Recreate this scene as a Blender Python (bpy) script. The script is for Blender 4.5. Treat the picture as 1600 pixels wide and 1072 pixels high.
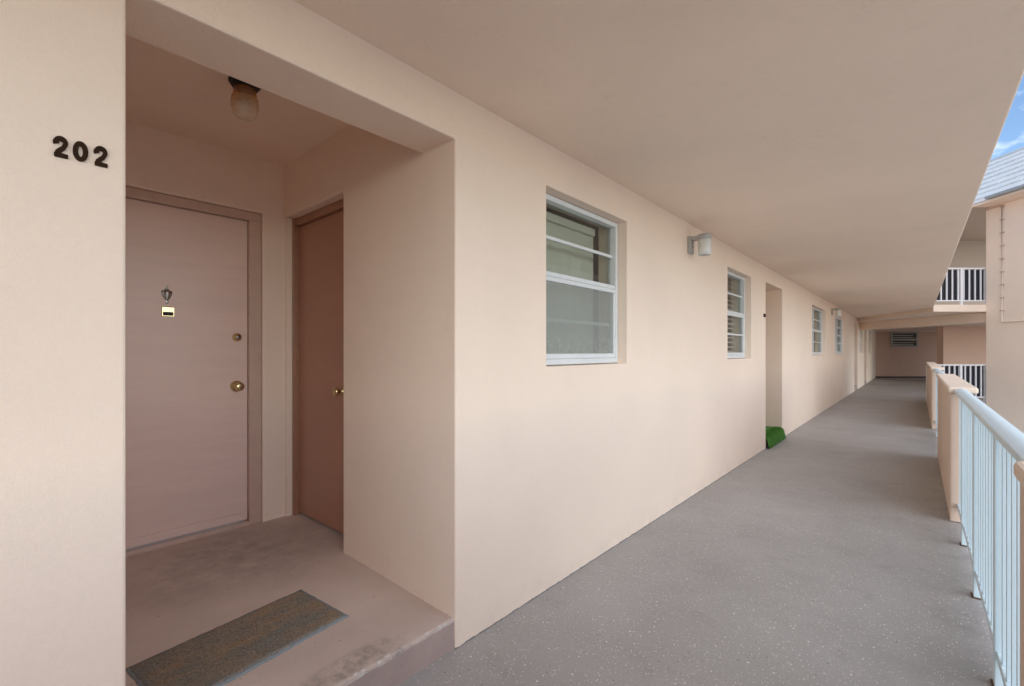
import bpy, bmesh, math, random
from mathutils import Vector, Matrix
random.seed(7)
S = bpy.context.scene
for o in list(bpy.data.objects): bpy.data.objects.remove(o)
C = S.collection
# ------------------------------------------------------------------ camera
CX, CH = 1.517, 1.303                       # camera stands 1.5 m off the wall, lens 1.3 m above the walkway
FPX, VPU, HOR = 724.0, 1432.0, 549.0        # focal length, corridor vanishing point, horizon (pixels of the 1600 px photo)
YAW = math.atan((VPU-800)/FPX)
sA, cA = math.sin(YAW), math.cos(YAW)
cam = bpy.data.cameras.new('camera'); camo = bpy.data.objects.new('camera', cam); C.objects.link(camo)
camo.location = (CX, 0, CH); camo.rotation_euler = (math.pi/2, 0, YAW)
cam.sensor_width = 36; cam.lens = 36*FPX/1600; cam.shift_y = (HOR-536)/1600
cam.clip_start = .05; cam.clip_end = 2000
S.camera = camo
# ------------------------------------------------------------------ world, sun, exposure
SUN_AZ, SUN_EL = math.radians(-34), math.radians(27)   # azimuth from +x towards +y
w = bpy.data.worlds.new('World'); S.world = w; w.use_nodes = True
nt = w.node_tree; nt.nodes.clear()
out = nt.nodes.new('ShaderNodeOutputWorld'); bg = nt.nodes.new('ShaderNodeBackground')
sky = nt.nodes.new('ShaderNodeTexSky'); sky.sky_type = 'NISHITA'; sky.sun_disc = False
sky.sun_elevation = SUN_EL; sky.sun_rotation = math.pi/2-SUN_AZ; sky.air_density = 1.0; sky.dust_density = .3; sky.ozone_density = 3.0
tc = nt.nodes.new('ShaderNodeTexCoord')
nz = nt.nodes.new('ShaderNodeTexNoise'); nz.inputs['Scale'].default_value = 5.5; nz.inputs['Detail'].default_value = 9; nz.inputs['Roughness'].default_value = .6
mp = nt.nodes.new('ShaderNodeMapping'); mp.inputs['Scale'].default_value = (1, 1, 2.2); mp.inputs['Location'].default_value = (.75, .5, .15)
rp = nt.nodes.new('ShaderNodeValToRGB'); rp.color_ramp.elements[0].position = .50; rp.color_ramp.elements[1].position = .70
mx = nt.nodes.new('ShaderNodeMixRGB'); mx.inputs['Color2'].default_value = (7.5, 7.8, 8.2, 1)
L = nt.links.new
L(tc.outputs['Generated'], mp.inputs['Vector']); L(mp.outputs['Vector'], nz.inputs['Vector']); L(nz.outputs['Fac'], rp.inputs['Fac'])
L(rp.outputs['Color'], mx.inputs['Fac']); L(sky.outputs['Color'], mx.inputs['Color1']); L(mx.outputs['Color'], bg.inputs['Color'])
bg.inputs['Strength'].default_value = .09
L(bg.outputs['Background'], out.inputs['Surface'])
sun = bpy.data.lights.new('sun', 'SUN'); sun.energy = 1.5; sun.angle = math.radians(112); sun.color = (1, .94, .865)
suno = bpy.data.objects.new('sun', sun); C.objects.link(suno)
sd = Vector((math.cos(SUN_EL)*math.cos(SUN_AZ), math.cos(SUN_EL)*math.sin(SUN_AZ), math.sin(SUN_EL)))
suno.rotation_euler = sd.to_track_quat('Z', 'Y').to_euler(); suno.location = (8, -6, 12)
S.view_settings.view_transform = 'Standard'; S.view_settings.look = 'None'; S.view_settings.gamma = 1
S.view_settings.exposure = 1.32
S.render.engine = 'CYCLES'; S.cycles.max_bounces = 14; S.cycles.diffuse_bounces = 12; S.cycles.transparent_max_bounces = 16

# ------------------------------------------------------------------ materials
def newmat(name):
    m = bpy.data.materials.new(name); m.use_nodes = True
    n = m.node_tree; b = n.nodes['Principled BSDF']
    return m, n, b
def N(n, t, **kw):
    x = n.nodes.new(t)
    for k, v in kw.items():
        if k in x.inputs: x.inputs[k].default_value = v
        else: setattr(x, k, v)
    return x
def pos(n): return N(n, 'ShaderNodeNewGeometry').outputs['Position']
def noise(n, scale, detail=4, rough=.55, vec=None):
    x = N(n, 'ShaderNodeTexNoise', Scale=scale, Detail=detail, Roughness=rough)
    n.links.new(vec if vec is not None else pos(n), x.inputs['Vector']); return x.outputs['Fac']
def ramp(n, fac, a, b, ca=(0,0,0,1), cb=(1,1,1,1)):
    r = N(n, 'ShaderNodeValToRGB'); e = r.color_ramp.elements
    e[0].position, e[1].position, e[0].color, e[1].color = a, b, ca, cb
    n.links.new(fac, r.inputs['Fac']); return r.outputs['Color']
def mixc(n, fac, a, b, mode='MIX'):
    x = N(n, 'ShaderNodeMixRGB', blend_type=mode)
    for i, v in zip(('Fac', 'Color1', 'Color2'), (fac, a, b)):
        if isinstance(v, (int, float)): x.inputs[i].default_value = v
        elif isinstance(v, tuple): x.inputs[i].default_value = v if len(v) == 4 else v+(1,)
        else: n.links.new(v, x.inputs[i])
    return x.outputs['Color']
def mth(n, op, a, b=0.0, clamp=False):
    x = N(n, 'ShaderNodeMath', operation=op, use_clamp=clamp)
    for i, v in enumerate((a, b)):
        if isinstance(v, (int, float)): x.inputs[i].default_value = v
        else: n.links.new(v, x.inputs[i])
    return x.outputs[0]
def bump(n, b, h, strength, dist=.01):
    x = N(n, 'ShaderNodeBump', Strength=strength, Distance=dist); n.links.new(h, x.inputs['Height']); n.links.new(x.outputs['Normal'], b.inputs['Normal'])
def sepz(n, axis='Z'):
    s = N(n, 'ShaderNodeSeparateXYZ'); n.links.new(pos(n), s.inputs[0]); return s.outputs[axis]

PEACH = (.88, .74, .622)
GREY = (.235, .222, .215)
def stucco(name, col, base_line=False, rough=.75, grain=1.0, stain=.5, trowel=False):
    m, n, b = newmat(name)
    big = ramp(n, noise(n, 1.1, 5, .6), .3, .72)
    c = mixc(n, big, tuple(x*.955 for x in col), tuple(min(1, x*1.03) for x in col))
    sm = ramp(n, noise(n, 9, 6, .7), .56, .82)
    c = mixc(n, mth(n, 'MULTIPLY', sm, .12*stain), c, tuple(x*.6 for x in col))
    gr = mixc(n, .5, noise(n, 210, 2, .7), noise(n, 60, 4, .7))
    c = mixc(n, mth(n, 'MULTIPLY', ramp(n, gr, .36, .64), .16), c, tuple(x*.72 for x in col))
    # faint vertical run marks and scuffs in the paint
    mpn = N(n, 'ShaderNodeMapping'); mpn.inputs['Scale'].default_value = (7, 7, .5); n.links.new(pos(n), mpn.inputs['Vector'])
    st = ramp(n, noise(n, 2.0, 6, .65, mpn.outputs['Vector']), .58, .8)
    c = mixc(n, mth(n, 'MULTIPLY', st, .10*stain), c, tuple(x*.62 for x in col))
    vv = N(n, 'ShaderNodeTexNoise', Scale=3.1, Detail=8, Roughness=.72, Distortion=1.4); n.links.new(pos(n), vv.inputs['Vector'])
    line = mth(n, 'LESS_THAN', mth(n, 'ABSOLUTE', mth(n, 'SUBTRACT', vv.outputs['Fac'], .5)), .0035)
    line = mth(n, 'MULTIPLY', line, ramp(n, noise(n, 1.9, 3, .5), .60, .70))
    c = mixc(n, mth(n, 'MULTIPLY', line, .22*stain), c, tuple(x*.35 for x in col))
    if base_line:
        grime = mth(n, 'MULTIPLY', mth(n, 'SUBTRACT', 1.0, mth(n, 'MULTIPLY', sepz(n), 7.0), True), ramp(n, noise(n, 6, 6, .7), .42, .75))
        c = mixc(n, mth(n, 'MULTIPLY', grime, .22), c, (.30, .25, .21))
        # grey floor coating lapping up the foot of the wall with a ragged edge
        edge = mth(n, 'ADD', -.006, mth(n, 'MULTIPLY', noise(n, 14, 6, .75), .024))
        lap = mth(n, 'LESS_THAN', sepz(n), edge)
        c = mixc(n, lap, c, GREY)
    n.links.new(c, b.inputs['Base Color'])
    b.inputs['Roughness'].default_value = rough
    h = mixc(n, .45, noise(n, 170, 3, .65), noise(n, 38, 6, .65))
    # hairline scratches and rubbed spots
    mps = N(n, 'ShaderNodeMapping'); mps.inputs['Scale'].default_value = (1, 1, .35); mps.inputs['Rotation'].default_value = (.5, .2, .3); n.links.new(pos(n), mps.inputs['Vector'])
    if trowel:
        mpt = N(n, 'ShaderNodeMapping'); mpt.inputs['Scale'].default_value = (2.6, .8, 2); mpt.inputs['Rotation'].default_value = (0, 0, .35); n.links.new(pos(n), mpt.inputs['Vector'])
        h = mixc(n, .75, h, noise(n, 2.4, 7, .6, mpt.outputs['Vector']))
    bump(n, b, h, .4*grain, .006 if not trowel else .03)
    return m
M = {}
M['wall'] = stucco('peach_stucco', PEACH, True)
M['wall_plain'] = stucco('peach_stucco_plain', PEACH)
M['ceiling'] = stucco('peach_ceiling_paint', PEACH, grain=.55, stain=1.3, trowel=True)
M['cap'] = stucco('cream_cap_paint', (.78, .66, .55), grain=.7, stain=.8)
M['wingwall'] = stucco('sunlit_wing_stucco', (.90, .785, .68), stain=.8)  # wing stucco made paler so its colour carries the sunlight
M['beige'] = stucco('shaded_recess_paint', (.50, .43, .37), stain=.8)  # darker beige with the upper recess's shade put into the colour
M['parapet'] = stucco('shaded_parapet_stucco', (.70, .555, .46), True, stain=1.0)  # stucco darkened: the shade on the inner faces is in the colour
M['brownwall'] = stucco('tan_wall_paint', (.68, .47, .37), stain=.8)
def paint(name, col, rough=.45, var=.08, scale=5, bumpy=.03, metal=0.0, dark=.55):
    m, n, b = newmat(name)
    c = mixc(n, mth(n, 'MULTIPLY', ramp(n, noise(n, scale, 6, .65), .45, .8), var*3), col, tuple(x*dark for x in col))
    n.links.new(c, b.inputs['Base Color']); b.inputs['Roughness'].default_value = rough; b.inputs['Metallic'].default_value = metal
    r = mth(n, 'ADD', rough-.08, mth(n, 'MULTIPLY', noise(n, scale*2.3, 4), .16)); n.links.new(r, b.inputs['Roughness'])
    bump(n, b, noise(n, scale*8, 4), bumpy*5, .003)
    return m
def door_paint(name, col, streak):
    m, n, b = newmat(name)
    mpn = N(n, 'ShaderNodeMapping'); mpn.inputs['Scale'].default_value = (1, .7, 7.0); n.links.new(pos(n), mpn.inputs['Vector'])
    s = noise(n, 2.6, 7, .6, mpn.outputs['Vector'])
    c = mixc(n, ramp(n, s, .38, .66), tuple(x*.94 for x in col), col)
    sc = mth(n, 'MULTIPLY', ramp(n, noise(n, 9, 7, .7, mpn.outputs['Vector']), .5, .75), ramp(n, noise(n, 2.2, 3), .45, .62))
    c = mixc(n, mth(n, 'MULTIPLY', sc, streak), c, (.74, .64, .60))
    n.links.new(c, b.inputs['Base Color'])
    n.links.new(mth(n, 'ADD', .28, mth(n, 'MULTIPLY', s, .12)), b.inputs['Roughness'])
    mpb = N(n, 'ShaderNodeMapping'); mpb.inputs['Scale'].default_value = (8, 4.0, 90); n.links.new(pos(n), mpb.inputs['Vector'])
    bump(n, b, mixc(n, .6, s, noise(n, 3, 5, .6, mpb.outputs['Vector'])), .05, .004)
    return m
M['door'] = door_paint('mauve_door_paint', (.80, .615, .55), .45)
M['closet'] = door_paint('brown_door_paint', (.43, .225, .155), .06)
M['doorframe'] = paint('taupe_frame_paint', (.58, .43, .355), .4, .12, 12)
M['closetframe'] = paint('brown_frame_paint', (.36, .19, .12), .4, .12, 12)
M['white'] = paint('white_aluminium', (.70, .74, .76), .35, .06, 8)
M['rail'] = paint('pale_blue_rail_paint', (.62, .77, .85), .38, .05, 7, .02)
def chipped(m):
    n = m.node_tree; b = n.nodes['Principled BSDF']; src = b.inputs['Base Color'].links[0].from_socket
    k = mth(n, 'MULTIPLY', ramp(n, noise(n, 55, 5, .7), .68, .71), ramp(n, noise(n, 5, 3), .5, .6))
    n.links.new(mixc(n, k, src, (.16, .11, .08)), b.inputs['Base Color'])
chipped(M['rail'])
M['railwhite'] = paint('white_rail_paint', (.80, .82, .86), .4, .05, 7, .02)
M['greymetal'] = paint('grey_lamp_paint', (.42, .43, .42), .45, .1, 20)
M['opal'] = paint('opal_lamp_glass', (.66, .70, .69), .35, .04, 15, 0)
M['brass'] = paint('polished_brass', (.72, .60, .34), .22, .05, 30, 0, 1.0)
M['steel'] = paint('dull_pewter', (.38, .38, .37), .3, .1, 60, .05, 1.0)
M['black'] = paint('black_metal', (.012, .011, .010), .6, .1, 30)
M['digit'] = paint('dark_brown_numerals', (.030, .014, .006), .75, .1, 60)
M['digit'].node_tree.nodes['Principled BSDF'].inputs['Specular IOR Level'].default_value = .15
M['mesh'] = paint('dark_screen_cloth', (.018, .02, .032), .7, .1, 20)
M['rust'] = paint('rust_stain', (.10, .055, .03), .8, .2, 40)
M['gutter'] = paint('grey_gutter_metal', (.30, .32, .34), .4, .1, 10)
M['pipe'] = paint('cream_conduit', (.80, .72, .64), .5, .05, 10)
M['blind'] = paint('cream_blind', (.55, .55, .48), .6, .05, 6)
M['blindwhite'] = paint('white_blind', (.80, .80, .78), .5, .04, 6)
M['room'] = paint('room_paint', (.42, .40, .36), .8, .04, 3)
M['tile'] = paint('pale_roof_tile', (.70, .71, .715), .6, .14, 9, .06, 0, .72)
M['lawn'] = paint('courtyard_paving', (.50, .46, .41), .9, .1, .8)
# glass
def glass(name, tint, refl, ior=1.5):
    m = bpy.data.materials.new(name); m.use_nodes = True; n = m.node_tree; n.nodes.clear()
    o = N(n, 'ShaderNodeOutputMaterial'); t = N(n, 'ShaderNodeBsdfTransparent', Color=tint+(1,)); g = N(n, 'ShaderNodeBsdfGlossy', Roughness=.03)
    f = N(n, 'ShaderNodeLayerWeight', Blend=.5); fac = mth(n, 'POWER', f.outputs['Facing'], 4.0); mxs = N(n, 'ShaderNodeMixShader')
    n.links.new(mth(n, 'ADD', mth(n, 'MULTIPLY', fac, refl), .05, True), mxs.inputs[0])
    n.links.new(t.outputs[0], mxs.inputs[1]); n.links.new(g.outputs[0], mxs.inputs[2]); n.links.new(mxs.outputs[0], o.inputs[0]); return m
M['glass'] = glass('window_glass', (.90, .93, .91), .5)
def screenmat():
    m, n, b = newmat('insect_screen'); o = n.nodes['Material Output']
    b.inputs['Base Color'].default_value = (.44, .47, .44, 1); b.inputs['Roughness'].default_value = .7
    t = N(n, 'ShaderNodeBsdfTransparent'); mxs = N(n, 'ShaderNodeMixShader')
    dirt = ramp(n, noise(n, 30, 6, .8), .42, .7)
    low = mth(n, 'SUBTRACT', 1.55, sepz(n))           # grimier towards the sill
    n.links.new(mth(n, 'ADD', .33, mth(n, 'MULTIPLY', dirt, mth(n, 'MULTIPLY', low, .9, True)), True), mxs.inputs[0])
    n.links.new(t.outputs[0], mxs.inputs[1]); n.links.new(b.outputs[0], mxs.inputs[2]); n.links.new(mxs.outputs[0], o.inputs['Surface']); return m
M['screen'] = screenmat()
def ambermat():
    m, n, b = newmat('stained_jar_glass'); o = n.nodes['Material Output']
    z = sepz(n); k = mth(n, 'DIVIDE', mth(n, 'SUBTRACT', z, 2.42), .12, True)
    k = mth(n, 'ADD', k, mth(n, 'MULTIPLY', mth(n, 'SUBTRACT', noise(n, 30, 4), .5), .7), True)
    col = mixc(n, k, (.88, .83, .72), (.52, .24, .06))
    n.links.new(col, b.inputs['Base Color']); b.inputs['Roughness'].default_value = .12
    t = N(n, 'ShaderNodeBsdfTransparent'); n.links.new(mixc(n, k, (.97, .94, .86), (.88, .58, .22)), t.inputs[0])
    mxs = N(n, 'ShaderNodeMixShader'); mxs.inputs[0].default_value = .42
    n.links.new(t.outputs[0], mxs.inputs[1]); n.links.new(b.outputs[0], mxs.inputs[2]); n.links.new(mxs.outputs[0], o.inputs['Surface']); return m
M['amber'] = ambermat()
def floor_mat():
    m, n, b = newmat('speckled_grey_coating')
    big = ramp(n, noise(n, 1.3, 6, .6), .3, .7)
    c = mixc(n, big, (.32, .308, .302), (.41, .402, .396))
    tr = ramp(n, noise(n, .7, 5, .55), .40, .60); c = mixc(n, mth(n, 'MULTIPLY', tr, .32), c, (.45, .44, .435))
    ex = mth(n, 'MULTIPLY', mth(n, 'SUBTRACT', sepz(n, 'X'), 1.45), 4.0, True); c = mixc(n, mth(n, 'MULTIPLY', ex, mth(n, 'MULTIPLY', ramp(n, noise(n, 5, 6, .7), .35, .75), .45)), c, (.17, .15, .14))  # dirt towards the outer edge, with the parapet's soft shadow painted in
    c = mixc(n, mth(n, 'MULTIPLY', ramp(n, noise(n, 4, 6, .7), .55, .8), .35), c, (.15, .13, .12))
    c = mixc(n, mth(n, 'MULTIPLY', ramp(n, noise(n, 90, 3), .4, .7), .18), c, (.15, .145, .14))
    def specks(scale, size, keep, col, c):
        v = N(n, 'ShaderNodeTexVoronoi', Scale=scale, Randomness=1.0); n.links.new(pos(n), v.inputs['Vector'])
        s = N(n, 'ShaderNodeSeparateColor'); n.links.new(v.outputs['Color'], s.inputs[0])
        lim = mth(n, 'MULTIPLY', s.outputs[1], size)
        near = mth(n, 'LESS_THAN', v.outputs['Distance'], lim)
        clump = mth(n, 'ADD', keep, mth(n, 'MULTIPLY', mth(n, 'SUBTRACT', noise(n, 2.2, 3), .5), -.8))
        on = mth(n, 'MULTIPLY', near, mth(n, 'GREATER_THAN', s.outputs[0], clump))
        return mixc(n, on, c, col)
    c = specks(115, .34, .54, (.70, .685, .665), c)
    c = specks(72, .29, .82, (.82, .80, .77), c)
    c = specks(80, .26, .95, (.06, .05, .05), c)
    n.links.new(c, b.inputs['Base Color'])
    n.links.new(mth(n, 'ADD', .42, mth(n, 'MULTIPLY', noise(n, 3, 5), .25)), b.inputs['Roughness'])
    bump(n, b, mixc(n, .5, noise(n, 160, 3), noise(n, 7, 4)), .25, .004)
    return m
M['walkway'] = floor_mat()
def alcove_floor_mat():
    m, n, b = newmat('worn_tan_floor_paint')
    c = mixc(n, ramp(n, noise(n, 2.2, 6, .6), .3, .7), (.52, .43, .375), (.63, .53, .47))
    # dark scuffed dirt tracked in front of the door
    x = sepz(n, 'X'); y = sepz(n, 'Y')
    dx = mth(n, 'DIVIDE', mth(n, 'ADD', x, 1.35), .55); dy = mth(n, 'DIVIDE', mth(n, 'SUBTRACT', y, .95), .6)
    dist = mth(n, 'ADD', mth(n, 'MULTIPLY', dx, dx), mth(n, 'MULTIPLY', dy, dy))
    f = mth(n, 'MULTIPLY', mth(n, 'SUBTRACT', 1.0, dist, True), ramp(n, noise(n, 11, 8, .7), .25, .7))
    c = mixc(n, mth(n, 'MULTIPLY', f, .72), c, (.19, .155, .135))
    # paint worn off along the step edge
    e = mth(n, 'ADD', mth(n, 'MULTIPLY', mth(n, 'ADD', x, .17), 6.0, True), -.35)
    wr = mth(n, 'MULTIPLY', mth(n, 'ADD', e, .0, True), ramp(n, noise(n, 6, 7, .7), .5, .62))
    c = mixc(n, mth(n, 'MULTIPLY', wr, .8), c, (.17, .16, .16))
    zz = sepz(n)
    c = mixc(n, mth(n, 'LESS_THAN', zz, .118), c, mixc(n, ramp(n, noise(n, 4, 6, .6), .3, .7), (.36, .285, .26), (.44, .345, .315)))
    edgeband = mth(n, 'MULTIPLY', mth(n, 'GREATER_THAN', x, -.022), mth(n, 'GREATER_THAN', zz, .117))
    chip = mth(n, 'MULTIPLY', edgeband, ramp(n, noise(n, 26, 6, .75), .53, .57))
    sx = mth(n, 'DIVIDE', mth(n, 'ADD', x, .075), .075); sy = mth(n, 'DIVIDE', mth(n, 'SUBTRACT', y, .93), .26)
    smd = mth(n, 'SUBTRACT', 1.0, mth(n, 'ADD', mth(n, 'MULTIPLY', sx, sx), mth(n, 'MULTIPLY', sy, sy)), True)
    c = mixc(n, mth(n, 'MULTIPLY', smd, mth(n, 'MULTIPLY', ramp(n, noise(n, 20, 8, .72), .38, .64), .7)), c, (.10, .095, .095))
    c = mixc(n, chip, c, (.62, .62, .60))
    c = mixc(n, mth(n, 'MULTIPLY', ramp(n, noise(n, 34, 4, .7), .66, .72), .5), c, (.12, .09, .08))
    n.links.new(c, b.inputs['Base Color']); b.inputs['Roughness'].default_value = .55
    bump(n, b, mixc(n, .5, noise(n, 90, 4), noise(n, 8, 5)), .3, .006)
    return m
M['alcovefloor'] = alcove_floor_mat()
def mat_mat():
    m, n, b = newmat('worn_grey_brown_carpet')
    x = sepz(n, 'X'); y = sepz(n, 'Y')
    mpn = N(n, 'ShaderNodeMapping'); mpn.inputs['Scale'].default_value = (5, 1.4, 1); n.links.new(pos(n), mpn.inputs['Vector'])
    k = ramp(n, noise(n, 3.2, 6, .65, mpn.outputs['Vector']), .36, .64)
    c = mixc(n, k, (.17, .18, .165), (.35, .225, .12))
    ux = mth(n, 'SUBTRACT', x, -.505); uy = mth(n, 'SUBTRACT', y, .702); A = math.radians(6.5)
    al = mth(n, 'ADD', mth(n, 'MULTIPLY', ux, -math.sin(A)), mth(n, 'MULTIPLY', uy, math.cos(A))); bl = mth(n, 'ADD', mth(n, 'MULTIPLY', ux, math.cos(A)), mth(n, 'MULTIPLY', uy, math.sin(A)))
    ed = mth(n, 'MINIMUM', mth(n, 'SUBTRACT', .331, mth(n, 'ABSOLUTE', al)), mth(n, 'SUBTRACT', .177, mth(n, 'ABSOLUTE', bl)))
    ed = mth(n, 'ADD', ed, mth(n, 'MULTIPLY', mth(n, 'SUBTRACT', noise(n, 25, 5, .7), .5), .05))
    c = mixc(n, mth(n, 'SUBTRACT', 1.0, mth(n, 'MULTIPLY', ed, 50.0), True), c, (.22, .245, .25))
    c = mixc(n, mth(n, 'MULTIPLY', ramp(n, noise(n, 120, 4, .8), .42, .68), .7), c, (.48, .42, .34))
    c = mixc(n, mth(n, 'MULTIPLY', ramp(n, noise(n, 170, 3, .8), .5, .7), .8), c, (.035, .03, .027))
    n.links.new(c, b.inputs['Base Color']); b.inputs['Roughness'].default_value = .95
    bump(n, b, noise(n, 220, 3, .8), 1.0, .006); return m
M['mat'] = mat_mat()
M['matedge'] = paint('blue_grey_mat_edge', (.26, .31, .34), .8, .2, 60, .1)
M['turf'] = paint('green_turf', (.075, .24, .028), .8, .18, 30, .1)

# ------------------------------------------------------------------ mesh helpers
def W(l, t, z): return (CX - sA*t + cA*l, cA*t + sA*l, z)     # a point in the frame of the angled wing (it is turned 41 degrees)
def rootof(name, label, cat, loc=(0,0,0), group=None):
    o = bpy.data.objects.new(name, None); C.objects.link(o); o.location = loc; o.empty_display_size = .1
    o['label'] = label; o['category'] = cat
    if group: o['group'] = group
    return o
def link(name, me, mat, parent=None, bevel=0, smooth=False, seg=2, skip=None):
    o = bpy.data.objects.new(name, me); C.objects.link(o)
    if mat is not None and not me.materials: me.materials.append(M[mat])
    if smooth:
        for p in me.polygons: p.use_smooth = True
    if parent is not None:
        o.parent = parent; pm = Matrix.Translation(absloc(parent)); o.matrix_parent_inverse = pm.inverted()
    if bevel:
        b = o.modifiers.new('bevel', 'BEVEL'); b.width = bevel; b.segments = seg; b.limit_method = 'ANGLE'; b.angle_limit = math.radians(40)
        if skip:
            b.limit_method = 'WEIGHT'; at = me.attributes.new('bevel_weight_edge', 'FLOAT', 'EDGE')
            for i, e in enumerate(me.edges):
                m = (me.vertices[e.vertices[0]].co+me.vertices[e.vertices[1]].co)/2
                at.data[i].value = 0.0 if skip(m) else 1.0
    return o
def absloc(o):
    v = Vector(o.location)
    if o.parent is not None and o.parent.type == 'EMPTY' and o.type != 'EMPTY': return Vector((0,0,0)) if v.length == 0 else v
    return v
def tag(o, label, cat, group=None):
    o['label'] = label; o['category'] = cat
    if group: o['group'] = group
    return o
def from_bm(bm, name):
    bmesh.ops.recalc_face_normals(bm, faces=bm.faces[:])
    me = bpy.data.meshes.new(name); bm.to_mesh(me); bm.free(); return me
def add_box(bm, x0, x1, y0, y1, z0, z1, fr=None):
    pts = [(x0,y0,z0),(x1,y0,z0),(x1,y1,z0),(x0,y1,z0),(x0,y0,z1),(x1,y0,z1),(x1,y1,z1),(x0,y1,z1)]
    if fr: pts = [fr(*p) for p in pts]
    v = [bm.verts.new(p) for p in pts]
    for f in ((0,3,2,1),(4,5,6,7),(0,1,5,4),(1,2,6,5),(2,3,7,6),(3,0,4,7)): bm.faces.new([v[i] for i in f])
def box(name, x0, x1, y0, y1, z0, z1, mat, parent=None, bevel=.004, fr=None):
    bm = bmesh.new(); add_box(bm, x0, x1, y0, y1, z0, z1, fr); return link(name, from_bm(bm, name), mat, parent, bevel)
def boxes(name, lst, mat, parent=None, bevel=.003, fr=None):
    bm = bmesh.new()
    for q in lst: add_box(bm, *q, fr=fr)
    return link(name, from_bm(bm, name), mat, parent, bevel)
def prism(name, poly, z0, z1, mat, parent=None, bevel=.006):
    bm = bmesh.new(); n = len(poly)
    a = [bm.verts.new((p[0], p[1], z0)) for p in poly]; b = [bm.verts.new((p[0], p[1], z1)) for p in poly]
    bm.faces.new(a[::-1]); bm.faces.new(b)
    for i in range(n): bm.faces.new((a[i], a[(i+1) % n], b[(i+1) % n], b[i]))
    return link(name, from_bm(bm, name), mat, parent, bevel)
def holed_wall(name, a0, a1, z0, z1, d0, d1, holes, mat, parent=None, bevel=.008, conv=None, skip=None):
    """solid slab in the (a,z) plane between depths d0..d1 with rectangular holes (a0,a1,z0,z1)"""
    ca = sorted({a0, a1, *[h[0] for h in holes], *[h[1] for h in holes]}); cz = sorted({z0, z1, *[h[2] for h in holes], *[h[3] for h in holes]})
    ca = [c for c in ca if a0-1e-6 <= c <= a1+1e-6]; cz = [c for c in cz if z0-1e-6 <= c <= z1+1e-6]
    def solid(i, j):
        if not (0 <= i < len(ca)-1 and 0 <= j < len(cz)-1): return False
        m, k = (ca[i]+ca[i+1])/2, (cz[j]+cz[j+1])/2
        return not any(h[0] < m < h[1] and h[2] < k < h[3] for h in holes)
    bm = bmesh.new(); V = {}
    def vt(i, j, d):
        if (i, j, d) not in V: V[(i, j, d)] = bm.verts.new(conv(ca[i], cz[j], d1 if d else d0))
        return V[(i, j, d)]
    for i in range(len(ca)-1):
        for j in range(len(cz)-1):
            if not solid(i, j): continue
            for d in (0, 1): bm.faces.new([vt(i,j,d), vt(i+1,j,d), vt(i+1,j+1,d), vt(i,j+1,d)])
            for di, dj, e in ((-1,0,((i,j),(i,j+1))), (1,0,((i+1,j),(i+1,j+1))), (0,-1,((i,j),(i+1,j))), (0,1,((i,j+1),(i+1,j+1)))):
                if not solid(i+di, j+dj): bm.faces.new([vt(*e[0],0), vt(*e[1],0), vt(*e[1],1), vt(*e[0],1)])
    bmesh.ops.dissolve_limit(bm, angle_limit=.01, verts=bm.verts[:], edges=bm.edges[:])
    return link(name, from_bm(bm, name), mat, parent, bevel, skip=skip)
def lathe(name, prof, mat, parent=None, loc=(0,0,0), seg=32, axis='Z', smooth=True):
    bm = bmesh.new(); rings = []
    for r, z in prof:
        ring = []
        for k in range(seg):
            a = 2*math.pi*k/seg; x, y = r*math.cos(a), r*math.sin(a)
            p = (x, y, z) if axis == 'Z' else ((z, x, y) if axis == 'X' else (x, z, y))
            ring.append(bm.verts.new(tuple(p[i]+loc[i] for i in range(3))))
        rings.append(ring)
    for a, b in zip(rings, rings[1:]):
        for k in range(seg): bm.faces.new((a[k], a[(k+1) % seg], b[(k+1) % seg], b[k]))
    bm.faces.new(rings[0]); bm.faces.new(rings[-1])
    return link(name, from_bm(bm, name), mat, parent, 0, smooth)
def tube(name, pts, r, mat, parent=None, seg=12):
    bm = bmesh.new(); rings = []
    for i, p in enumerate(pts):
        p = Vector(p); a = Vector(pts[max(i-1, 0)]); b = Vector(pts[min(i+1, len(pts)-1)]); d = (b-a).normalized()
        q = d.to_track_quat('Z', 'Y'); rings.append([bm.verts.new(p+q@Vector((r*math.cos(2*math.pi*k/seg), r*math.sin(2*math.pi*k/seg), 0))) for k in range(seg)])
    for a, b in zip(rings, rings[1:]):
        for k in range(seg): bm.faces.new((a[k], a[(k+1) % seg], b[(k+1) % seg], b[k]))
    bm.faces.new(rings[0]); bm.faces.new(rings[-1])
    return link(name, from_bm(bm, name), mat, parent, 0, True)

# ------------------------------------------------------------------ ground and walkway
def struct(o): o['kind'] = 'structure'; return o
bm = bmesh.new()
vs = [bm.verts.new(p) for p in ((-400,-400,-3), (400,-400,-3), (400,400,-3), (-400,400,-3))]; bm.faces.new(vs)
struct(link('ground', from_bm(bm, 'ground'), 'lawn'))
YB = -6.0                                    # the gallery runs on behind the camera
RX, EDGE = 1.74, 1.85
LW = 12.27                                   # wing wall face, measured sideways in the wing frame
corner = W(10.91, 12.0, 0)
wk = [(-.06, YB), (EDGE, YB), (EDGE, corner[1]), W(12.42, 12.0, 0)[:2], W(12.42, 12.3, 0)[:2], W(24, 12.3, 0)[:2], W(24, 24.5, 0)[:2], (-.06, 30.5)]
struct(prism('walkway', wk, -.20, 0, 'walkway', None, .01))

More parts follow.
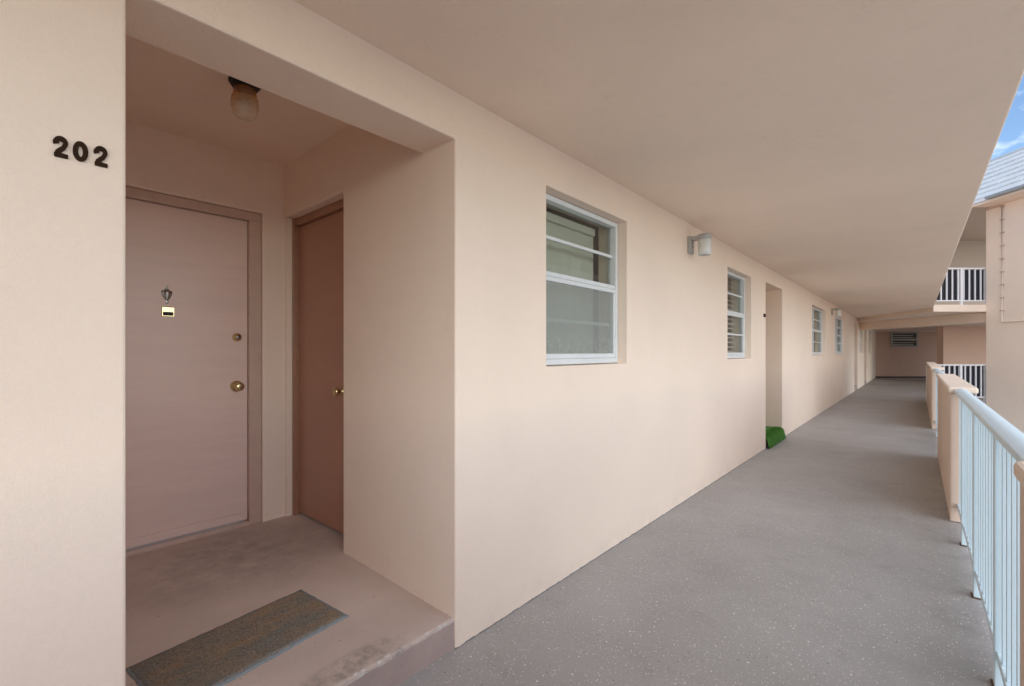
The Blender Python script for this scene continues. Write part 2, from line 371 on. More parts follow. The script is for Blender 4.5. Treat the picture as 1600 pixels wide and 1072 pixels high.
# ------------------------------------------------------------------ the apartment building
B = rootof('apartment_building', 'peach stucco apartment building with doors and windows along an open gallery', 'building', (0, 0, 0))
HC, HB, HA = 2.44, 2.232, 2.57               # gallery ceiling, beam underside, alcove ceiling
AL = [(.243, 1.362), (6.89, 7.915), (18.6, 19.75), (22.4, 23.5)]
WIN = [(2.025, 2.959), (5.236, 6.177), (10.55, 12.35), (13.9, 15.5), (20.6, 21.9), (24.5, 25.9)]
holes = [(a, b, -.5, HB) for a, b in AL] + [(a, b, 1.22, 2.207) for a, b in WIN]
T = .229
holed_wall('front_wall', YB, 30.5, -.2, HC, 0, -T, holes, 'wall', B, .007, conv=lambda a, z, d: (d, a, z), skip=lambda m: m.x < -T+.01 or m.z > HC-.02)
# gallery ceiling = slab of the storey above
E_in = W(11.87, 15.83, 0)
prism('gallery_ceiling', [(-.1, YB), (EDGE, YB), (EDGE, corner[1]), (-.1, E_in[1]+.25)], HC-.003, HC+.19, 'ceiling', B, .01)
box('upper_wall', -T, -.002, YB, 30.5, HC+.004, 5.1, 'wall_plain', B, 0)
box('upper_roof', -6, 2.3, YB, 14.0, 5.1, 5.35, 'ceiling', B, 0)

def alcove(y0, y1, depth, slope=True, deep=True):
    """recess behind an opening: side walls, back wall, ceiling"""
    xb = -depth
    return xb
# --- first alcove (unit door + closet door)
Y0, Y1, XB = .243, 1.362, -1.747
DY0, DY1 = .262, 1.226                        # opening for the unit door in the back wall
DZ = 2.215
holed_wall('alcove_back_wall', .05, 1.62, -.2, HA+.1, XB, XB-.15, [(DY0, DY1, -.5, DZ)], 'wall_plain', B, .006, conv=lambda a, z, d: (d, a, z))
box('alcove_side_wall', XB-.15, -T, -.1, .05, -.2, HA+.1, 'wall_plain', B, .006)
holed_wall('alcove_closet_wall', XB, -T, -.2, HA+.1, Y1, Y1+.20, [(XB-.1, -.96, -.5, 2.219)], 'wall_plain', B, .012, conv=lambda a, z, d: (a, d, z), skip=lambda m: m.x > -T-.01)
box('alcove_ceiling', XB-.15, -T, -.1, 1.7, HA, HA+.12, 'ceiling', B, 0)
# floor of the alcove with its step, slightly uneven
bm = bmesh.new(); NX, NY = 36, 44; g = []
ya, yb = -.02, 1.62
for i in range(NX+1):
    row = []
    for j in range(NY+1):
        y = ya+(yb-ya)*j/NY; fx = i/NX
        x = XB-.16 + (-.004-(XB-.16))*fx
        z = .131+.024*(-x)+random.uniform(-.0006, .0006)
        if i == NX: x += random.uniform(-.007, .001); z += random.uniform(-.006, 0)
        if i == NX-1: x += .03
        row.append(bm.verts.new((x, y, z)))
    g.append(row)
for i in range(NX):
    for j in range(NY): bm.faces.new((g[i][j], g[i+1][j], g[i+1][j+1], g[i][j+1]))
foot = [bm.verts.new((-.004, ya+(yb-ya)*j/NY, -.05)) for j in range(NY+1)]
for j in range(NY): bm.faces.new((g[NX][j], foot[j], foot[j+1], g[NX][j+1]))
me = from_bm(bm, 'alcove_floor')
# the part under the walls is trimmed away: keep only what lies between the walls
o = link('alcove_floor', me, 'alcovefloor', None, 0, False); struct(o)
for p in me.polygons: p.use_smooth = abs(p.normal.z) > .8

# unit door (part) with hardware (sub-parts)
XD = -1.79
door = box('door', XD-.04, XD, .285, 1.148, .205, 2.155, 'door', B, .003)
boxes('frame', [(XB-.12, XB-.012, 1.150, DY1-.002, .17, 2.158), (XB-.12, XB-.012, DY0+.002, .283, .17, 2.158), (XB-.12, XB-.012, DY0+.002, DY1-.002, 2.158, DZ-.002)], 'doorframe', door, .004)
boxes('stop', [(XD-.03, XD+.014, 1.1495, 1.165, .18, 2.157)], 'doorframe', door, .002)
box('sweep', XD+.001, XD+.014, .287, 1.14, .207, .255, 'door', door, .004)
box('threshold', XB-.11, XB-.002, .29, 1.148, .165, .197, 'doorframe', door, .006)
def knob(par, x, y, z, ax=1, r=.028):
    lathe('knob', [(.002, 0), (.037, .001), (.037, .006), (.030, .012), (.013, .016), (.013, .034), (.022, .038), (r, .050), (r, .060), (.023, .070), (.012, .072), (.001, .072)], 'brass', par, (x, y, z), 28, 'X')
knob(door, XD, 1.083, 1.078)
lathe('keyhole', [(.001, .0725), (.009, .0725), (.009, .0745), (.001, .0745)], 'steel', door, (XD, 1.083, 1.078), 16, 'X')
lathe('deadbolt', [(.001, 0), (.027, .0), (.027, .010), (.021, .017), (.020, .020), (.001, .020)], 'brass', door, (XD, 1.085, 1.394), 28, 'X')
lathe('deadbolt_cylinder', [(.001, .0205), (.013, .0205), (.013, .024), (.001, .024)], 'steel', door, (XD, 1.085, 1.394), 20, 'X')
for q in range(26):
    zc = random.uniform(.25, 2.1); hh = random.uniform(.003, .010)
    box('paint_chip', XD-.001, XD+.0006, 1.1455-random.uniform(0, .002), 1.1478, zc-hh/2, zc+hh/2, 'cap', door, 0)
box('strike_plate', XD-.02, XD+.002, 1.1482, 1.1493, 1.045, 1.11, 'steel', door, 0)
# knocker: urn-shaped plate with a swinging drop
def flat_shape(name, outline, depth, mat, par, conv, bevel=.001):
    bm = bmesh.new(); a = [bm.verts.new(conv(p[0], p[1], 0)) for p in outline]; b = [bm.verts.new(conv(p[0], p[1], depth)) for p in outline]; n = len(a)
    bm.faces.new(a); bm.faces.new(b[::-1])
    for i in range(n): bm.faces.new((a[i], a[(i+1) % n], b[(i+1) % n], b[i]))
    return link(name, from_bm(bm, name), mat, par, bevel)
KY, KZ = .715, 1.634
def urn(name, prof, sq, x0):
    o = lathe(name, [(r_, KZ+z) for r_, z in prof], 'steel', door, (0, KY, 0), 24)
    for v in o.data.vertices: v.co.x = x0+v.co.x*sq
urn('knocker_plate', [(.001,-.053),(.006,-.047),(.008,-.041),(.006,-.034),(.013,-.024),(.023,-.006),(.027,.012),(.026,.022),(.012,.028),(.009,.034),(.005,.040),(.006,.047),(.001,.053)], .25, XD)
urn('knocker_drop', [(.001,-.034),(.006,-.030),(.008,-.024),(.010,-.014),(.016,.006),(.017,.016),(.010,.022),(.001,.024)], .55, XD+.006)
# framed nameplate with viewer under the knocker
box('nameplate_frame', XD, XD+.007, .688, .752, 1.506, 1.563, 'brass', door, .003)
box('nameplate', XD+.007, XD+.009, .695, .745, 1.534, 1.556, 'brass', door, 0)
box('nameplate_strip', XD+.007, XD+.009, .695, .745, 1.512, 1.5335, 'black', door, 0)

# closet door in the side wall
cd = box('closet_door', -1.712, -.90, 1.452, 1.487, .19, 2.165, 'closet', B, .002)
boxes('frame', [(XB+.002, -1.714, 1.415, 1.49, .165, 2.217), (-1.714, -.955, 1.425, 1.49, 2.168, 2.2165)], 'closetframe', cd, .003)
box('jamb_trim', XB+.001, XB+.018, 1.372, 1.414, .17, 2.2175, 'wall_plain', cd, .003)
for hz in (2.0, 1.19, .42):
    h = tube('hinge', [(-1.713, 1.449, hz-.05), (-1.713, 1.449, hz+.05)], .010, 'closetframe', cd)
lathe('knob', [(.001, 0), (.030, -.001), (.030, -.006), (.012, -.012), (.012, -.034), (.024, -.040), (.027, -.05), (.022, -.062), (.001, -.064)], 'brass', cd, (-1.115, 1.452, 1.06), 24, 'Y')

# --- other alcoves: back, sides, ceiling, step
for k, (a, b) in enumerate(AL[1:]):
    boxes('alcove_recess', [(-1.8, -1.747, a-.1, b+.1, -.1, 2.6), (-1.747, -T, a-.1, a-.002, -.1, 2.6), (-1.747, -T, b+.002, b+.1, -.1, 2.6), (-1.8, -T, a-.1, b+.1, 2.601, 2.7)], 'wall_plain', B, .004)
    st = box('alcove_step', -1.747, -.006, a+.001, b-.001, -.05, .135, 'alcovefloor', B, .01)
    d2 = box('door', -1.747, -1.735, a+.08, b-.1, .16, 2.15, 'door', B, .002)
    boxes('frame', [(-1.747, -1.727, a+.03, a+.078, .14, 2.2), (-1.747, -1.727, b-.098, b-.04, .14, 2.2), (-1.747, -1.727, a+.079, b-.099, 2.152, 2.2)], 'doorframe', d2)
    knob(d2, -1.735, b-.16, 1.07)

# ------------------------------------------------------------------ windows
def window(y0, y1, z0, z1, kind):
    X = -.07; zm = z0+(z1-z0)*.525; y0 += .004; y1 -= .004; z0 += .004; z1 -= .004
    f = .030
    if kind == 4: X = -.012; f = .07
    fr = boxes('window', [(X-.06, X, y0, y0+f, z0, z1), (X-.06, X, y1-f, y1, z0, z1), (X-.06, X-.001, y0+f, y1-f, z1-f, z1), (X-.06, X+.004, y0+f, y1-f, z0, z0+f+.004)], 'white', B, .003)
    ya, yb, za, zb = y0+f, y1-f, z0+f+.004, z1-f
    def hb(nm, z, h, x=X-.022, d=.016, a=ya, b=yb): return box(nm, x-d, x, a, b, z-h/2, z+h/2, 'white', fr, .002)
    def vb(nm, y, wd, x=X-.022, d=.016, a=za, b=zb): return box(nm, x-d, x, y-wd/2, y+wd/2, a, b, 'white', fr, .002)
    def pane(x, a, b, c, d, m='glass', nm='pane'): return box(nm, x-.003, x, a, b, c, d, m, fr, 0)
    if kind in (1, 2, 3):
        hb('meeting_rail', zm+.012, .026, X-.006, .03); hb('sash_top_rail', zm-.0165, .026, X-.001, .024)
        hb('sash_bottom_rail', za+.016, .030, X-.004, .024)
        vb('sash_stile', yb-.0125, .024, X-.004, .024, za+.032, zm-.031); vb('sash_stile', ya+.0125, .024, X-.004, .024, za+.032, zm-.031)
        zu = (zm+zb)/2+.012
        hb('muntin', zu, .020, X-.026)
        pane(X-.044, ya, yb, zm+.026, zb)
        pane(X-.030, ya+.026, yb-.026, za+.032, zm-.031)
        if kind == 1:
            pane(X-.008, ya+.026, yb-.026, za+.032, zm-.031, 'screen', 'insect_screen')
            hb('muntin', (za+zm)/2-.01, .022, X-.034, .012, ya+.026, yb-.026)
        else:
            hb('muntin', (za+zm)/2, .020, X-.012, .012, ya+.026, yb-.026)
        if kind == 3:
            ym = y0+(y1-y0)*.36
            vb('mullion', ym, .06, X-.001, .05, zm+.027, zb); vb('mullion', ym, .06, X-.001, .03, za+.032, zm-.031)
    else:
        ym = ya+(yb-ya)*.30
        vb('mullion', ym, .10, X, .05)
        for q in (.25, .5, .75): hb('muntin', za+(zb-za)*q, .045, X-.006, .03, ym+.051, yb)
        pane(X-.040, ym+.05, yb, za, zb); box('dark_panel', X-.05, X-.045, ya, ym-.05, za, zb, 'black', fr, 0)
    # sill bed of mortar under the frame
    box('sill', -.195, X-.061, y0, y1, z0-.001, z0+.02, 'wall_plain', fr, .003)
    # curtains and blinds hanging inside
    if kind == 1:
        box('blind_valance', -.26, -.195, y0-.05, y1-.10, 2.115, 2.165, 'blind', fr, .004)
        n = 10
        for i in range(n):
            yc = y0+.02+(y1-y0-.16)*i/(n-1)
            v = box('blind_vane', -.0015, .0015, -.056, .056, 1.0, 2.125, 'blind', fr, 0)
            v.location = (-.225, yc, 0); v.rotation_euler = (0, 0, math.radians(-5+random.uniform(-7, 7)))
    if kind in (2, 3):
        n = 17; hi = z1-.06; lo = z0+.02
        share = None
        for i in range(n):
            z = lo+(hi-lo)*i/(n-1); ylim = (y0-.02, y1-.02)
            s_ = box('blind_slat', -.022, .022, ylim[0], ylim[1], -.001, .001, 'blindwhite', fr, 0)
            s_.location = (-.19, 0, z); s_.rotation_euler = (0, math.radians(28), 0)
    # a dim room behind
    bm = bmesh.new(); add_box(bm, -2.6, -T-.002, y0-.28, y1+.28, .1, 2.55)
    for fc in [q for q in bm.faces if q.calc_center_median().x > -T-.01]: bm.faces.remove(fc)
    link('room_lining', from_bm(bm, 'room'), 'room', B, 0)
    return fr
for (a, b), k in zip(WIN, (1, 2, 3, 4, 2, 2)): window(a, b, 1.22, 2.207, k)

# ------------------------------------------------------------------ far end of the gallery
# drop edge and lower slab of the wing passage (41 degree turn)
zs = 2.33
prism('passage_slab', [W(10.915, 12.0, 0)[:2], W(12.62, 12.0, 0)[:2], W(12.62, 13.0, 0)[:2], W(24, 13.0, 0)[:2], W(24, 24.5, 0)[:2], (-.1, 30.5), (.0005, E_in[1]+.14)], zs, 2.51, 'ceiling', B, .006)
EW = rootof('end_wall', 'dark tan end wall with a small high window closing the far gallery end', 'wall', W(19.2, 22.9, 0))
u2l = lambda u, t: (u-800)/FPX*t
wl0, wl1 = u2l(1391, 22.8), u2l(1433.5, 22.8)
wz0, wz1 = CH-(542.5-HOR)/FPX*22.8, CH-(518.5-HOR)/FPX*22.8
conv = lambda a, z, d: W(a, d, z)
holed_wall('wall', u2l(1352, 23), u2l(1482, 23), -.1, zs+.1, 22.8, 23.0, [(wl0, wl1, wz0, wz1)], 'brownwall', EW, 0, conv=conv)
wf = boxes('window', [(wl0, wl0+.09, 22.75, 22.85, wz0, wz1), (wl1-.09, wl1, 22.75, 22.85, wz0, wz1), (wl0+.09, wl1-.09, 22.75, 22.85, wz1-.08, wz1), (wl0+.09, wl1-.09, 22.75, 22.85, wz0, wz0+.08), (wl0+.09, wl1-.09, 22.76, 22.84, (wz0+wz1)/2-.05, (wz0+wz1)/2+.04)], 'greymetal', EW, .004, fr=W)
for q in (0, 1):
    zc = wz0+(wz1-wz0)*(.27 if q == 0 else .75)
    p = box('pane', wl0+.09, wl1-.09, 22.80, 22.81, zc-.15, zc+.15, 'glass', wf, 0, fr=W)
    for s_ in range(2): box('louvre', wl0+.1, wl1-.1, 22.87, 22.89, zc-.10+s_*.10, zc-.06+s_*.10, 'blindwhite', wf, 0, fr=W)
box('back_panel', wl0-.15, wl1+.9, 23.3, 23.33, wz0-.2, wz1+.2, 'mesh', EW, 0, fr=W)
box('skirting', u2l(1363, 22.8), u2l(1476, 22.8), 22.74, 22.798, .0, .07, 'black', EW, 0, fr=W)
boxes('lintel', [(u2l(1355, 22.6), u2l(1476, 22.6), 22.5, 22.797, 2.27, 2.329)], 'ceiling', EW, .004, fr=W)

# ------------------------------------------------------------------ the wing
WG = rootof('wing_building', 'taller peach wing with pale shingled roof, turned at an angle to the gallery', 'building', W(LW+1, 11, -3))
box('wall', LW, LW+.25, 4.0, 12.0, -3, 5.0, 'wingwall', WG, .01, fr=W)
box('passage_beam', LW+.10, LW+.35, 12.003, 20.0, 2.06, zs-.002, 'wall_plain', WG, .008, fr=W)
l0 = u2l(1474, 19.0)
box('passage_wall', l0, l0+6, 19.0, 19.3, -.1, zs-.003, 'brownwall', WG, .005, fr=W)
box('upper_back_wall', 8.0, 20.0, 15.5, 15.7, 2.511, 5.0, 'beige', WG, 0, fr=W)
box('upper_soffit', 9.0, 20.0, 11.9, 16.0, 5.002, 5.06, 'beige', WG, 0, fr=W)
box('eave_soffit', 11.8, 16.0, 4.0, 11.895, 5.001, 5.05, 'ceiling', WG, 0, fr=W)
# roof: slope from the eave line up to the ridge, with single tiles
LE, ZE, TH, SR = 11.8, 5.14, math.radians(40), 1.89
LT = SR/math.cos(TH); NCO = 8; CHH = LT/NCO
def RF(s, t, n): return W(LE+s*math.cos(TH)-n*math.sin(TH), t, ZE+s*math.sin(TH)+n*math.cos(TH))
roof = box('roof', 0, LT, 5.0, 15.5, -.10, -.02, 'tile', WG, 0, fr=RF)
bm = bmesh.new()                                                     # a slightly tapered slab that overlaps the course below
def tile_mesh(wd):
    bm = bmesh.new(); hh = CHH+.05
    p = [(0,0,.0),(0,wd,.0),(hh,wd,-.012),(hh,0,-.012),(0,0,.040),(0,wd,.040),(hh,wd,.006),(hh,0,.006)]
    v = [bm.verts.new(q) for q in p]
    for f in ((0,3,2,1),(4,5,6,7),(0,1,5,4),(1,2,6,5),(2,3,7,6),(3,0,4,7)): bm.faces.new([v[i] for i in f])
    return from_bm(bm, 'shingle')
TW = .335
tms = [tile_mesh(TW-.022) for _ in range(1)]
bx = Vector(RF(1,0,0))-Vector(RF(0,0,0)); by = Vector(RF(0,1,0))-Vector(RF(0,0,0)); bz = Vector(RF(0,0,1))-Vector(RF(0,0,0))
rot = Matrix((bx, by, bz)).transposed().to_4x4()
for c in range(NCO):
    off = (c % 3)*TW*.37+random.uniform(-.03, .03)
    for k in range(27):
        t = 5.1+off+k*TW
        o = bpy.data.objects.new('shingle', tms[0]); C.objects.link(o)
        if not tms[0].materials: tms[0].materials.append(M['tile'])
        o.parent = roof
        o.matrix_world = Matrix.Translation(Vector(RF(c*CHH, t, -.018+random.uniform(0, .012)))) @ rot @ Matrix.Rotation(random.uniform(-.008, .008), 4, 'Z')
tube('ridge_cap', [RF(LT, 5.0, 0), RF(LT, 15.5, 0)], .05, 'tile', roof)
box('gutter', LE-.11, LE+.0, 4.0, 11.47, 5.06, 5.13, 'gutter', WG, .012, fr=W)
box('flashing', LE-.02, LE+.05, 11.475, 14.0, 5.062, 5.135, 'railwhite', WG, .008, fr=W)
tl = LW*FPX/767
cond = rootof('wall_conduit', 'thin cream conduit with clips running down the wing wall and turning aside', 'conduit', W(LW-.02, tl, 2.04))
zb = CH+46/FPX*tl
tube('pipe', [W(LW-.02, tl, 4.97), W(LW-.02, tl, zb+.03), W(LW-.02, tl-.01, zb+.008), W(LW-.02, tl-.03, zb), W(LW-.02, 6.0, zb)], .016, 'pipe', cond)
tube('pipe', [W(LW-.02, tl, 4.955), W(LW-.02, 11.97, 4.955)], .013, 'doorframe', cond)
for k in range(9): box('clip', LW-.042, LW-.0005, tl-.045, tl+.045, zb+.27+k*.325, zb+.29+k*.325, 'doorframe', cond, 0, fr=W)

# ------------------------------------------------------------------ parapets and railings of the gallery
ZT = .985
def parapet(y0, y1, label):
    p = rootof('parapet_wall', label, 'parapet', (RX+.05, (y0+y1)/2, 0), 'stucco parapets along the gallery edge')
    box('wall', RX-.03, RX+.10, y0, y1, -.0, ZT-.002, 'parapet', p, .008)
    box('cap', RX-.04, RX+.125, y0-.012, y1+.012, ZT, ZT+.045, 'cap', p, .012)
def railing(y0, y1, posts, label):
    r = rootof('railing', label, 'railing', (RX+.03, (y0+y1)/2, 0), 'pale blue railings between the parapets')
    bm = bmesh.new(); n = 10; prof = [(-.008, -.012)]+[(-.008+.072*k/n, .012+.010*math.sin(math.pi*k/n)) for k in range(n+1)]+[(.064, -.012)]
    rings = [[bm.verts.new((RX+a, y, 1.0+b)) for a, b in prof] for y in (y0+.013, y1-.013)]
    m = len(prof)
    for i in range(m): bm.faces.new((rings[0][i], rings[0][(i+1) % m], rings[1][(i+1) % m], rings[1][i]))
    bm.faces.new(rings[0]); bm.faces.new(rings[1])
    link('top_rail', from_bm(bm, 'top_rail'), 'rail', r, .003)
    box('bottom_rail', RX+.01, RX+.055, y0+.001, y1-.001, .115, .145, 'rail', r, .003)
    for y in posts:
        box('post', RX+.004, RX+.061, y-.025, y+.025, .0, .987, 'rail', r, .003)
        f = box('foot_plate', RX-.003, RX+.068, y-.034, y+.034, .0005, .006, 'rust', r, .002)
    ys = [y0]+posts+[y1]
    bme = None
    for a, b in zip(ys, ys[1:]):
        k = max(1, round((b-a)/.108)); 
        for i in range(1, k):
            y = a+(b-a)*i/k
            if bme is None:
                o = box('baluster', RX+.016, RX+.049, -.012, .012, .146, .987, 'rail', r, 0); bme = o.data
                o.location.y = y
            else:
                o = bpy.data.objects.new('baluster', bme); C.objects.link(o); o.parent = r; o.matrix_parent_inverse = Matrix.Translation(r.location).inverted(); o.location.y = y
parapet(YB, 1.70, 'stucco parapet in a shade-darkened tan opposite the 202 alcove, where the long pale blue railing begins')
railing(1.701, 4.88, [2.60, 3.475, 4.35], 'long pale blue slatted railing opposite the first window and wall lamp')
parapet(4.88, 7.7, 'short stucco parapet with cream cap between two pale blue railings')
railing(7.7, 10.5, [8.6, 9.55], 'short pale blue railing between the middle parapet and the far parapet')
parapet(10.5, 15.95, 'far stucco parapet meeting the white corner railing')

def end_railing(z0, l0, l1, label, posts):
    r = rootof('end_railing', label, 'railing', W((l0+l1)/2, 12.06, z0), 'white railings backed with dark cloth across the wing corner')
    t = 12.06
    box('top_rail', l0, l1+.12, t-.03, t+.03, z0+.93, z0+.965, 'railwhite', r, .004, fr=W)
    box('bottom_rail', l0, l1+.10, t-.02, t+.02, z0+.095, z0+.125, 'railwhite', r, .003, fr=W)
    for p in posts: box('post', p-.03, p+.03, t-.029, t+.029, z0+.0, z0+.929, 'railwhite', r, .003, fr=W)
    n = round((l1-l0)/.142)
    for i in range(n+1):
        l = l0+(l1-l0)*i/n
        if min(abs(l-p) for p in posts) < .06: continue
        box('baluster', l-.014, l+.014, t-.012, t+.012, z0+.126, z0+.929, 'railwhite', r, 0, fr=W)
    box('backing_cloth', l0+.03, l1-.02, t+.05, t+.056, z0+.11, z0+.92, 'mesh', r, 0, fr=W)
    for z in (.945, .11): tube('bracket', [W(l1+.10, t, z0+z), W(l1+.13, t-.12, z0+z-.03)], .014, 'doorframe', r)
la = u2l(1450, 12.06); lb = u2l(1541, 12.06)
end_railing(0.0, la, lb, 'white baluster railing with dark backing closing the gallery corner at walkway level', [la, u2l(1500.5, 12.06), lb-.01])
end_railing(2.51, la-.4, lb, 'white baluster railing with dark backing on the storey above the gallery', [u2l(1501.5, 12.06), lb-.01])

# ------------------------------------------------------------------ lamps
def wall_lamp(y, label):
    o = rootof('wall_lamp', label, 'wall lamp', (0, y, 2.24), 'cylinder lamps along the gallery wall')
    box('mount', -.001, .028, y-.045, y+.045, 2.165, 2.315, 'greymetal', o, .006)
    box('arm', .0285, .085, y-.03, y+.03, 2.275, 2.312, 'greymetal', o, .006)
    lathe('collar', [(.001, 2.318), (.052, 2.318), (.056, 2.312), (.056, 2.278), (.052, 2.274), (.001, 2.274)], 'greymetal', o, (.133, y, 0), 32)
    lathe('shade', [(.001, 2.273), (.050, 2.273), (.0535, 2.268), (.0535, 2.145), (.050, 2.138), (.046, 2.138), (.046, 2.15), (.001, 2.15)], 'opal', o, (.133, y, 0), 32)
    lathe('screw', [(.001, .0285), (.006, .0285), (.006, .031), (.001, .031)], 'black', o, (0, y+.012, 2.225), 12, 'X')
wall_lamp(4.125, 'grey cylinder wall lamp with opal shade between the two nearest windows')
wall_lamp(13.25, 'grey cylinder wall lamp just above the white ladder-framed window')
wall_lamp(23.9, 'small wall lamp near the dark far end of the gallery')
lamp = rootof('ceiling_lamp', 'ribbed jar lamp with rusty amber stain and black base on alcove ceiling', 'ceiling lamp', (-.86, .815, HA))
lx, ly = -.86, .815
lathe('base', [(.001, HA-.001), (.066, HA-.001), (.068, HA-.010), (.060, HA-.022), (.052, HA-.034), (.001, HA-.034)], 'black', lamp, (lx, ly, 0), 32)
tube('screw', [(lx+.03, ly-.062, HA-.026), (lx+.045, ly-.078, HA-.026)], .004, 'black', lamp, 8)
pr = []
for k in range(41):
    q = k/40; z = HA-.034-.135*q
    r = .044+.011*math.sin(min(1, q*1.6)*math.pi*.5) - (.020*((q-.72)/.28)**2 if q > .72 else 0)
    if .25 < q < .75: r += .0036*math.cos((q-.25)/.5*math.pi*2*5)
    pr.append((r, z))
pr += [(.001, HA-.169)]
bm = bmesh.new()
j = lathe('jar', pr, 'amber', lamp, (lx, ly, 0), 40)
lathe('bulb', [(.001, HA-.035), (.014, HA-.036), (.014, HA-.06), (.026, HA-.085), (.030, HA-.105), (.024, HA-.128), (.001, HA-.138)], 'opal', lamp, (lx, ly, 0), 24)

# ------------------------------------------------------------------ numerals
def stroke(bm, pts, wd, conv, depth):
    n = len(pts); Lf, Rt = [], []
    for i in range(n):
        a = Vector(pts[max(i-1, 0)][:2]); b = Vector(pts[min(i+1, n-1)][:2]); d = (b-a).normalized(); nn = Vector((-d.y, d.x)); p = Vector(pts[i][:2])
        wi = pts[i][2] if len(pts[i]) > 2 else wd
        Lf.append(p+nn*wi/2); Rt.append(p-nn*wi/2)
    def vv(p, d): return bm.verts.new(conv(p.x, p.y, d))
    lf0 = [vv(p, 0) for p in Lf]; rt0 = [vv(p, 0) for p in Rt]; lf1 = [vv(p, depth) for p in Lf]; rt1 = [vv(p, depth) for p in Rt]
    for i in range(n-1):
        for q in ((lf0[i], lf0[i+1], rt0[i+1], rt0[i]), (lf1[i], rt1[i], rt1[i+1], lf1[i+1]), (lf0[i], lf1[i], lf1[i+1], lf0[i+1]), (rt0[i], rt0[i+1], rt1[i+1], rt1[i])): bm.faces.new(q)
    bm.faces.new((lf0[0], rt0[0], rt1[0], lf1[0])); bm.faces.new((lf0[-1], lf1[-1], rt1[-1], rt0[-1]))
def digit(ch, y, z, s, par):
    bm = bmesh.new(); cv = lambda a, b, d: (d-.001, y+a*s*.76, z+b*s)
    if ch == '2':
        pts = []
        for k in range(15):
            a = math.radians(205-k*17.5); pts.append((.33+.22*math.cos(a), .70+.19*math.sin(a), .27 if k < 3 else .215))
        pts += [(.45, .47, .21), (.30, .34, .22), (.17, .22, .22), (.125, .10, .18)]
        stroke(bm, pts, .2, cv, .008)
        stroke(bm, [(.03, .095, .19), (.3, .10, .20), (.5, .09, .185), (.66, .085, .17)], .19, cv, .0083)
    elif ch == '0':
        pts = [(.36+.24*math.cos(2*math.pi*k/28), .5+.38*math.sin(2*math.pi*k/28), .20+.05*abs(math.cos(2*math.pi*k/28))) for k in range(29)]
        stroke(bm, pts, .22, cv, .008)
    else:
        for cy in (.70, .30):
            stroke(bm, [(.33+.21*math.cos(math.radians(150-k*20)), cy+.18*math.sin(math.radians(150-k*20)), .2) for k in range(15)], .2, cv, .008+(.0002 if cy < .5 else 0))
    me = from_bm(bm, 'digit'); link('digit', me, 'digit', par, .0006)
def number(txt, ys, z, s, label):
    o = rootof('unit_number', label, 'house number', (0, ys[1], z), 'brown numerals beside the unit alcoves')
    for c, y in zip(txt, ys): digit(c, y, z, s, o)
number('202', (.1105, .1435, .1815), 1.7585, .0495, 'dark brown metal numerals 202 on the stucco beside the alcove with the mauve door')
number('203', (6.765, 6.80, 6.84), 1.755, .046, 'tiny brown numerals beside the alcove with the green turf mat')

# ------------------------------------------------------------------ mats
dm = rootof('door_mat', 'worn grey brown rectangular carpet mat lying on the alcove floor', 'mat', (-.505, .70, .145))
mc = Vector((-.505, .702)); ang = math.radians(96.5-90)
ca, sa = math.cos(ang), math.sin(ang)
def mw(a, b, z):            # a along the long side (y), b across (x)
    x = mc.x+b*ca-a*sa*1.0; y = mc.y+a*ca+b*sa
    return (x, y, .131+.024*(-x)+z)
def mgrid(name, la, lbv, h, mat, par, nx=60, ny=34, jit=.0025):
    bm = bmesh.new(); g = []
    for i in range(nx+1):
        row = []
        for k in range(ny+1):
            e = i in (0, nx) or k in (0, ny)
            a = -la+2*la*i/nx; b = -lbv+2*lbv*k/ny
            row.append(bm.verts.new(mw(a+(random.uniform(-.002, .002) if e else 0), b+(random.uniform(-.002, .002) if e else 0), h*(.3 if e else 1)+random.uniform(-jit, jit)*(0 if e else 1))))
        g.append(row)
    for i in range(nx):
        for k in range(ny): bm.faces.new((g[i][k], g[i+1][k], g[i+1][k+1], g[i][k+1]))
    ed = [e for e in bm.edges if e.is_boundary]
    r = bmesh.ops.extrude_edge_only(bm, edges=ed)
    for v in [q for q in r['geom'] if isinstance(q, bmesh.types.BMVert)]: v.co.z = .131+.024*(-v.co.x)+.0008
    return link(name, from_bm(bm, name), mat, par, 0, True)
mgrid('backing', .340, .186, .006, 'matedge', dm, 40, 24, .0005)
mgrid('pile', .331, .177, .0115, 'mat', dm)

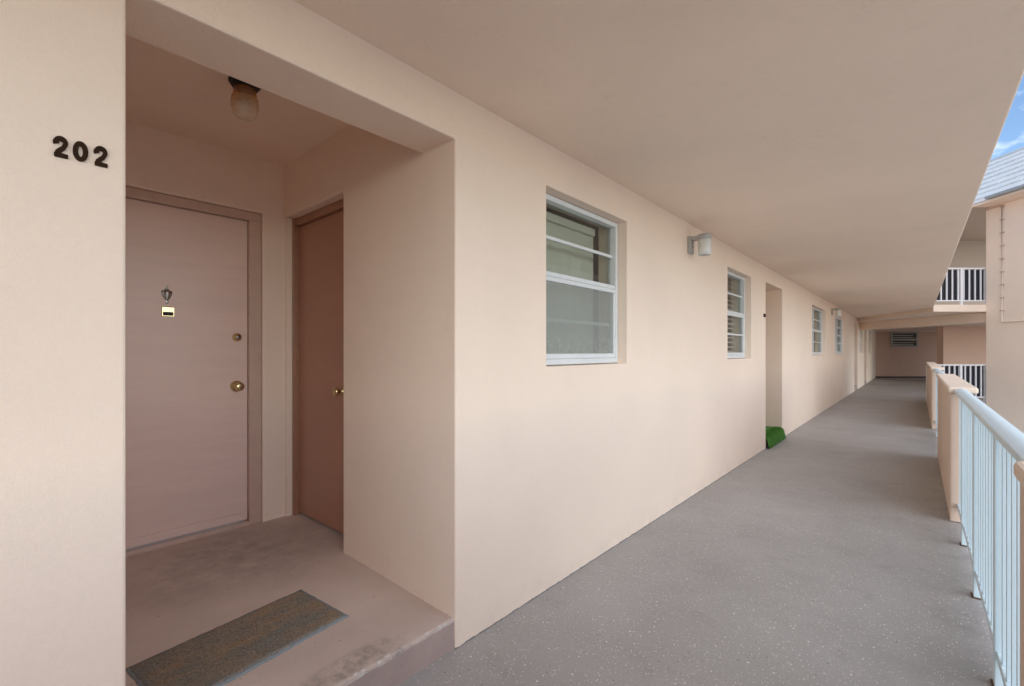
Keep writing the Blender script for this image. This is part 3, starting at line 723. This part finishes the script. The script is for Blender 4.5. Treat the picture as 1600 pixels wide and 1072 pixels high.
# turf mat draped over the step of the second alcove
a0, a1 = 6.896, 7.912
tm = rootof('turf_mat', 'bright green artificial turf mat draped over the step of the next alcove', 'mat', (0, (a0+a1)/2, .1))
prof = [(-.85, .150), (-.5, .151), (-.25, .155), (-.12, .160), (-.05, .160), (-.01, .152), (.014, .134), (.026, .105), (.034, .070), (.040, .038), (.046, .006)]
bm = bmesh.new(); rows = []
NT = 24
for k in range(NT+1):
    y = a0+(a1-a0)*k/NT; wv = .002*math.sin(k*.9)+.001*math.sin(k*2.3)
    rows.append([bm.verts.new((x+wv*(1 if x > -.05 else 0), y, z+abs(wv)*.4)) for x, z in prof])
for k in range(NT):
    for i in range(len(prof)-1): bm.faces.new((rows[k][i], rows[k][i+1], rows[k+1][i+1], rows[k+1][i]))
me = from_bm(bm, 'backing'); tb = link('backing', me, 'turf', tm, 0, True)
sd_ = tb.modifiers.new('s', 'SOLIDIFY'); sd_.thickness = .006; sd_.offset = -1
vs, fs = [], []
for k in range(9000):
    y = random.uniform(a0+.004, a1-.006); s_ = random.uniform(3.2, len(prof)-1.02); i = int(s_); fq = s_-i
    p = Vector((prof[i][0]+(prof[i+1][0]-prof[i][0])*fq, prof[i][1]+(prof[i+1][1]-prof[i][1])*fq)); d = Vector((prof[i+1][0]-prof[i][0], prof[i+1][1]-prof[i][1])).normalized(); nn = Vector((-d.y, d.x))
    if nn.y < 0 and nn.x < 0: nn = -nn
    b0 = Vector((p.x, y, p.y)); up = Vector((nn.x, 0, nn.y)); tip = b0+up*random.uniform(.008, .016)+Vector((random.uniform(-.006, .006), random.uniform(-.006, .006), random.uniform(-.004, .004)))
    tip.y = min(tip.y, a1-.001)
    if tip.z < .002: tip.z = .002
    an = random.uniform(0, 3.14); sx = Vector((math.cos(an), math.sin(an), 0))*.0016
    q = len(vs); vs += [tuple(b0-sx), tuple(b0+sx), tuple(tip)]; fs.append((q, q+1, q+2))
me = bpy.data.meshes.new('turf_blades'); me.from_pydata(vs, [], fs); tbl = link('turf_blades', me, 'turf', tm); tbl['kind'] = 'stuff'
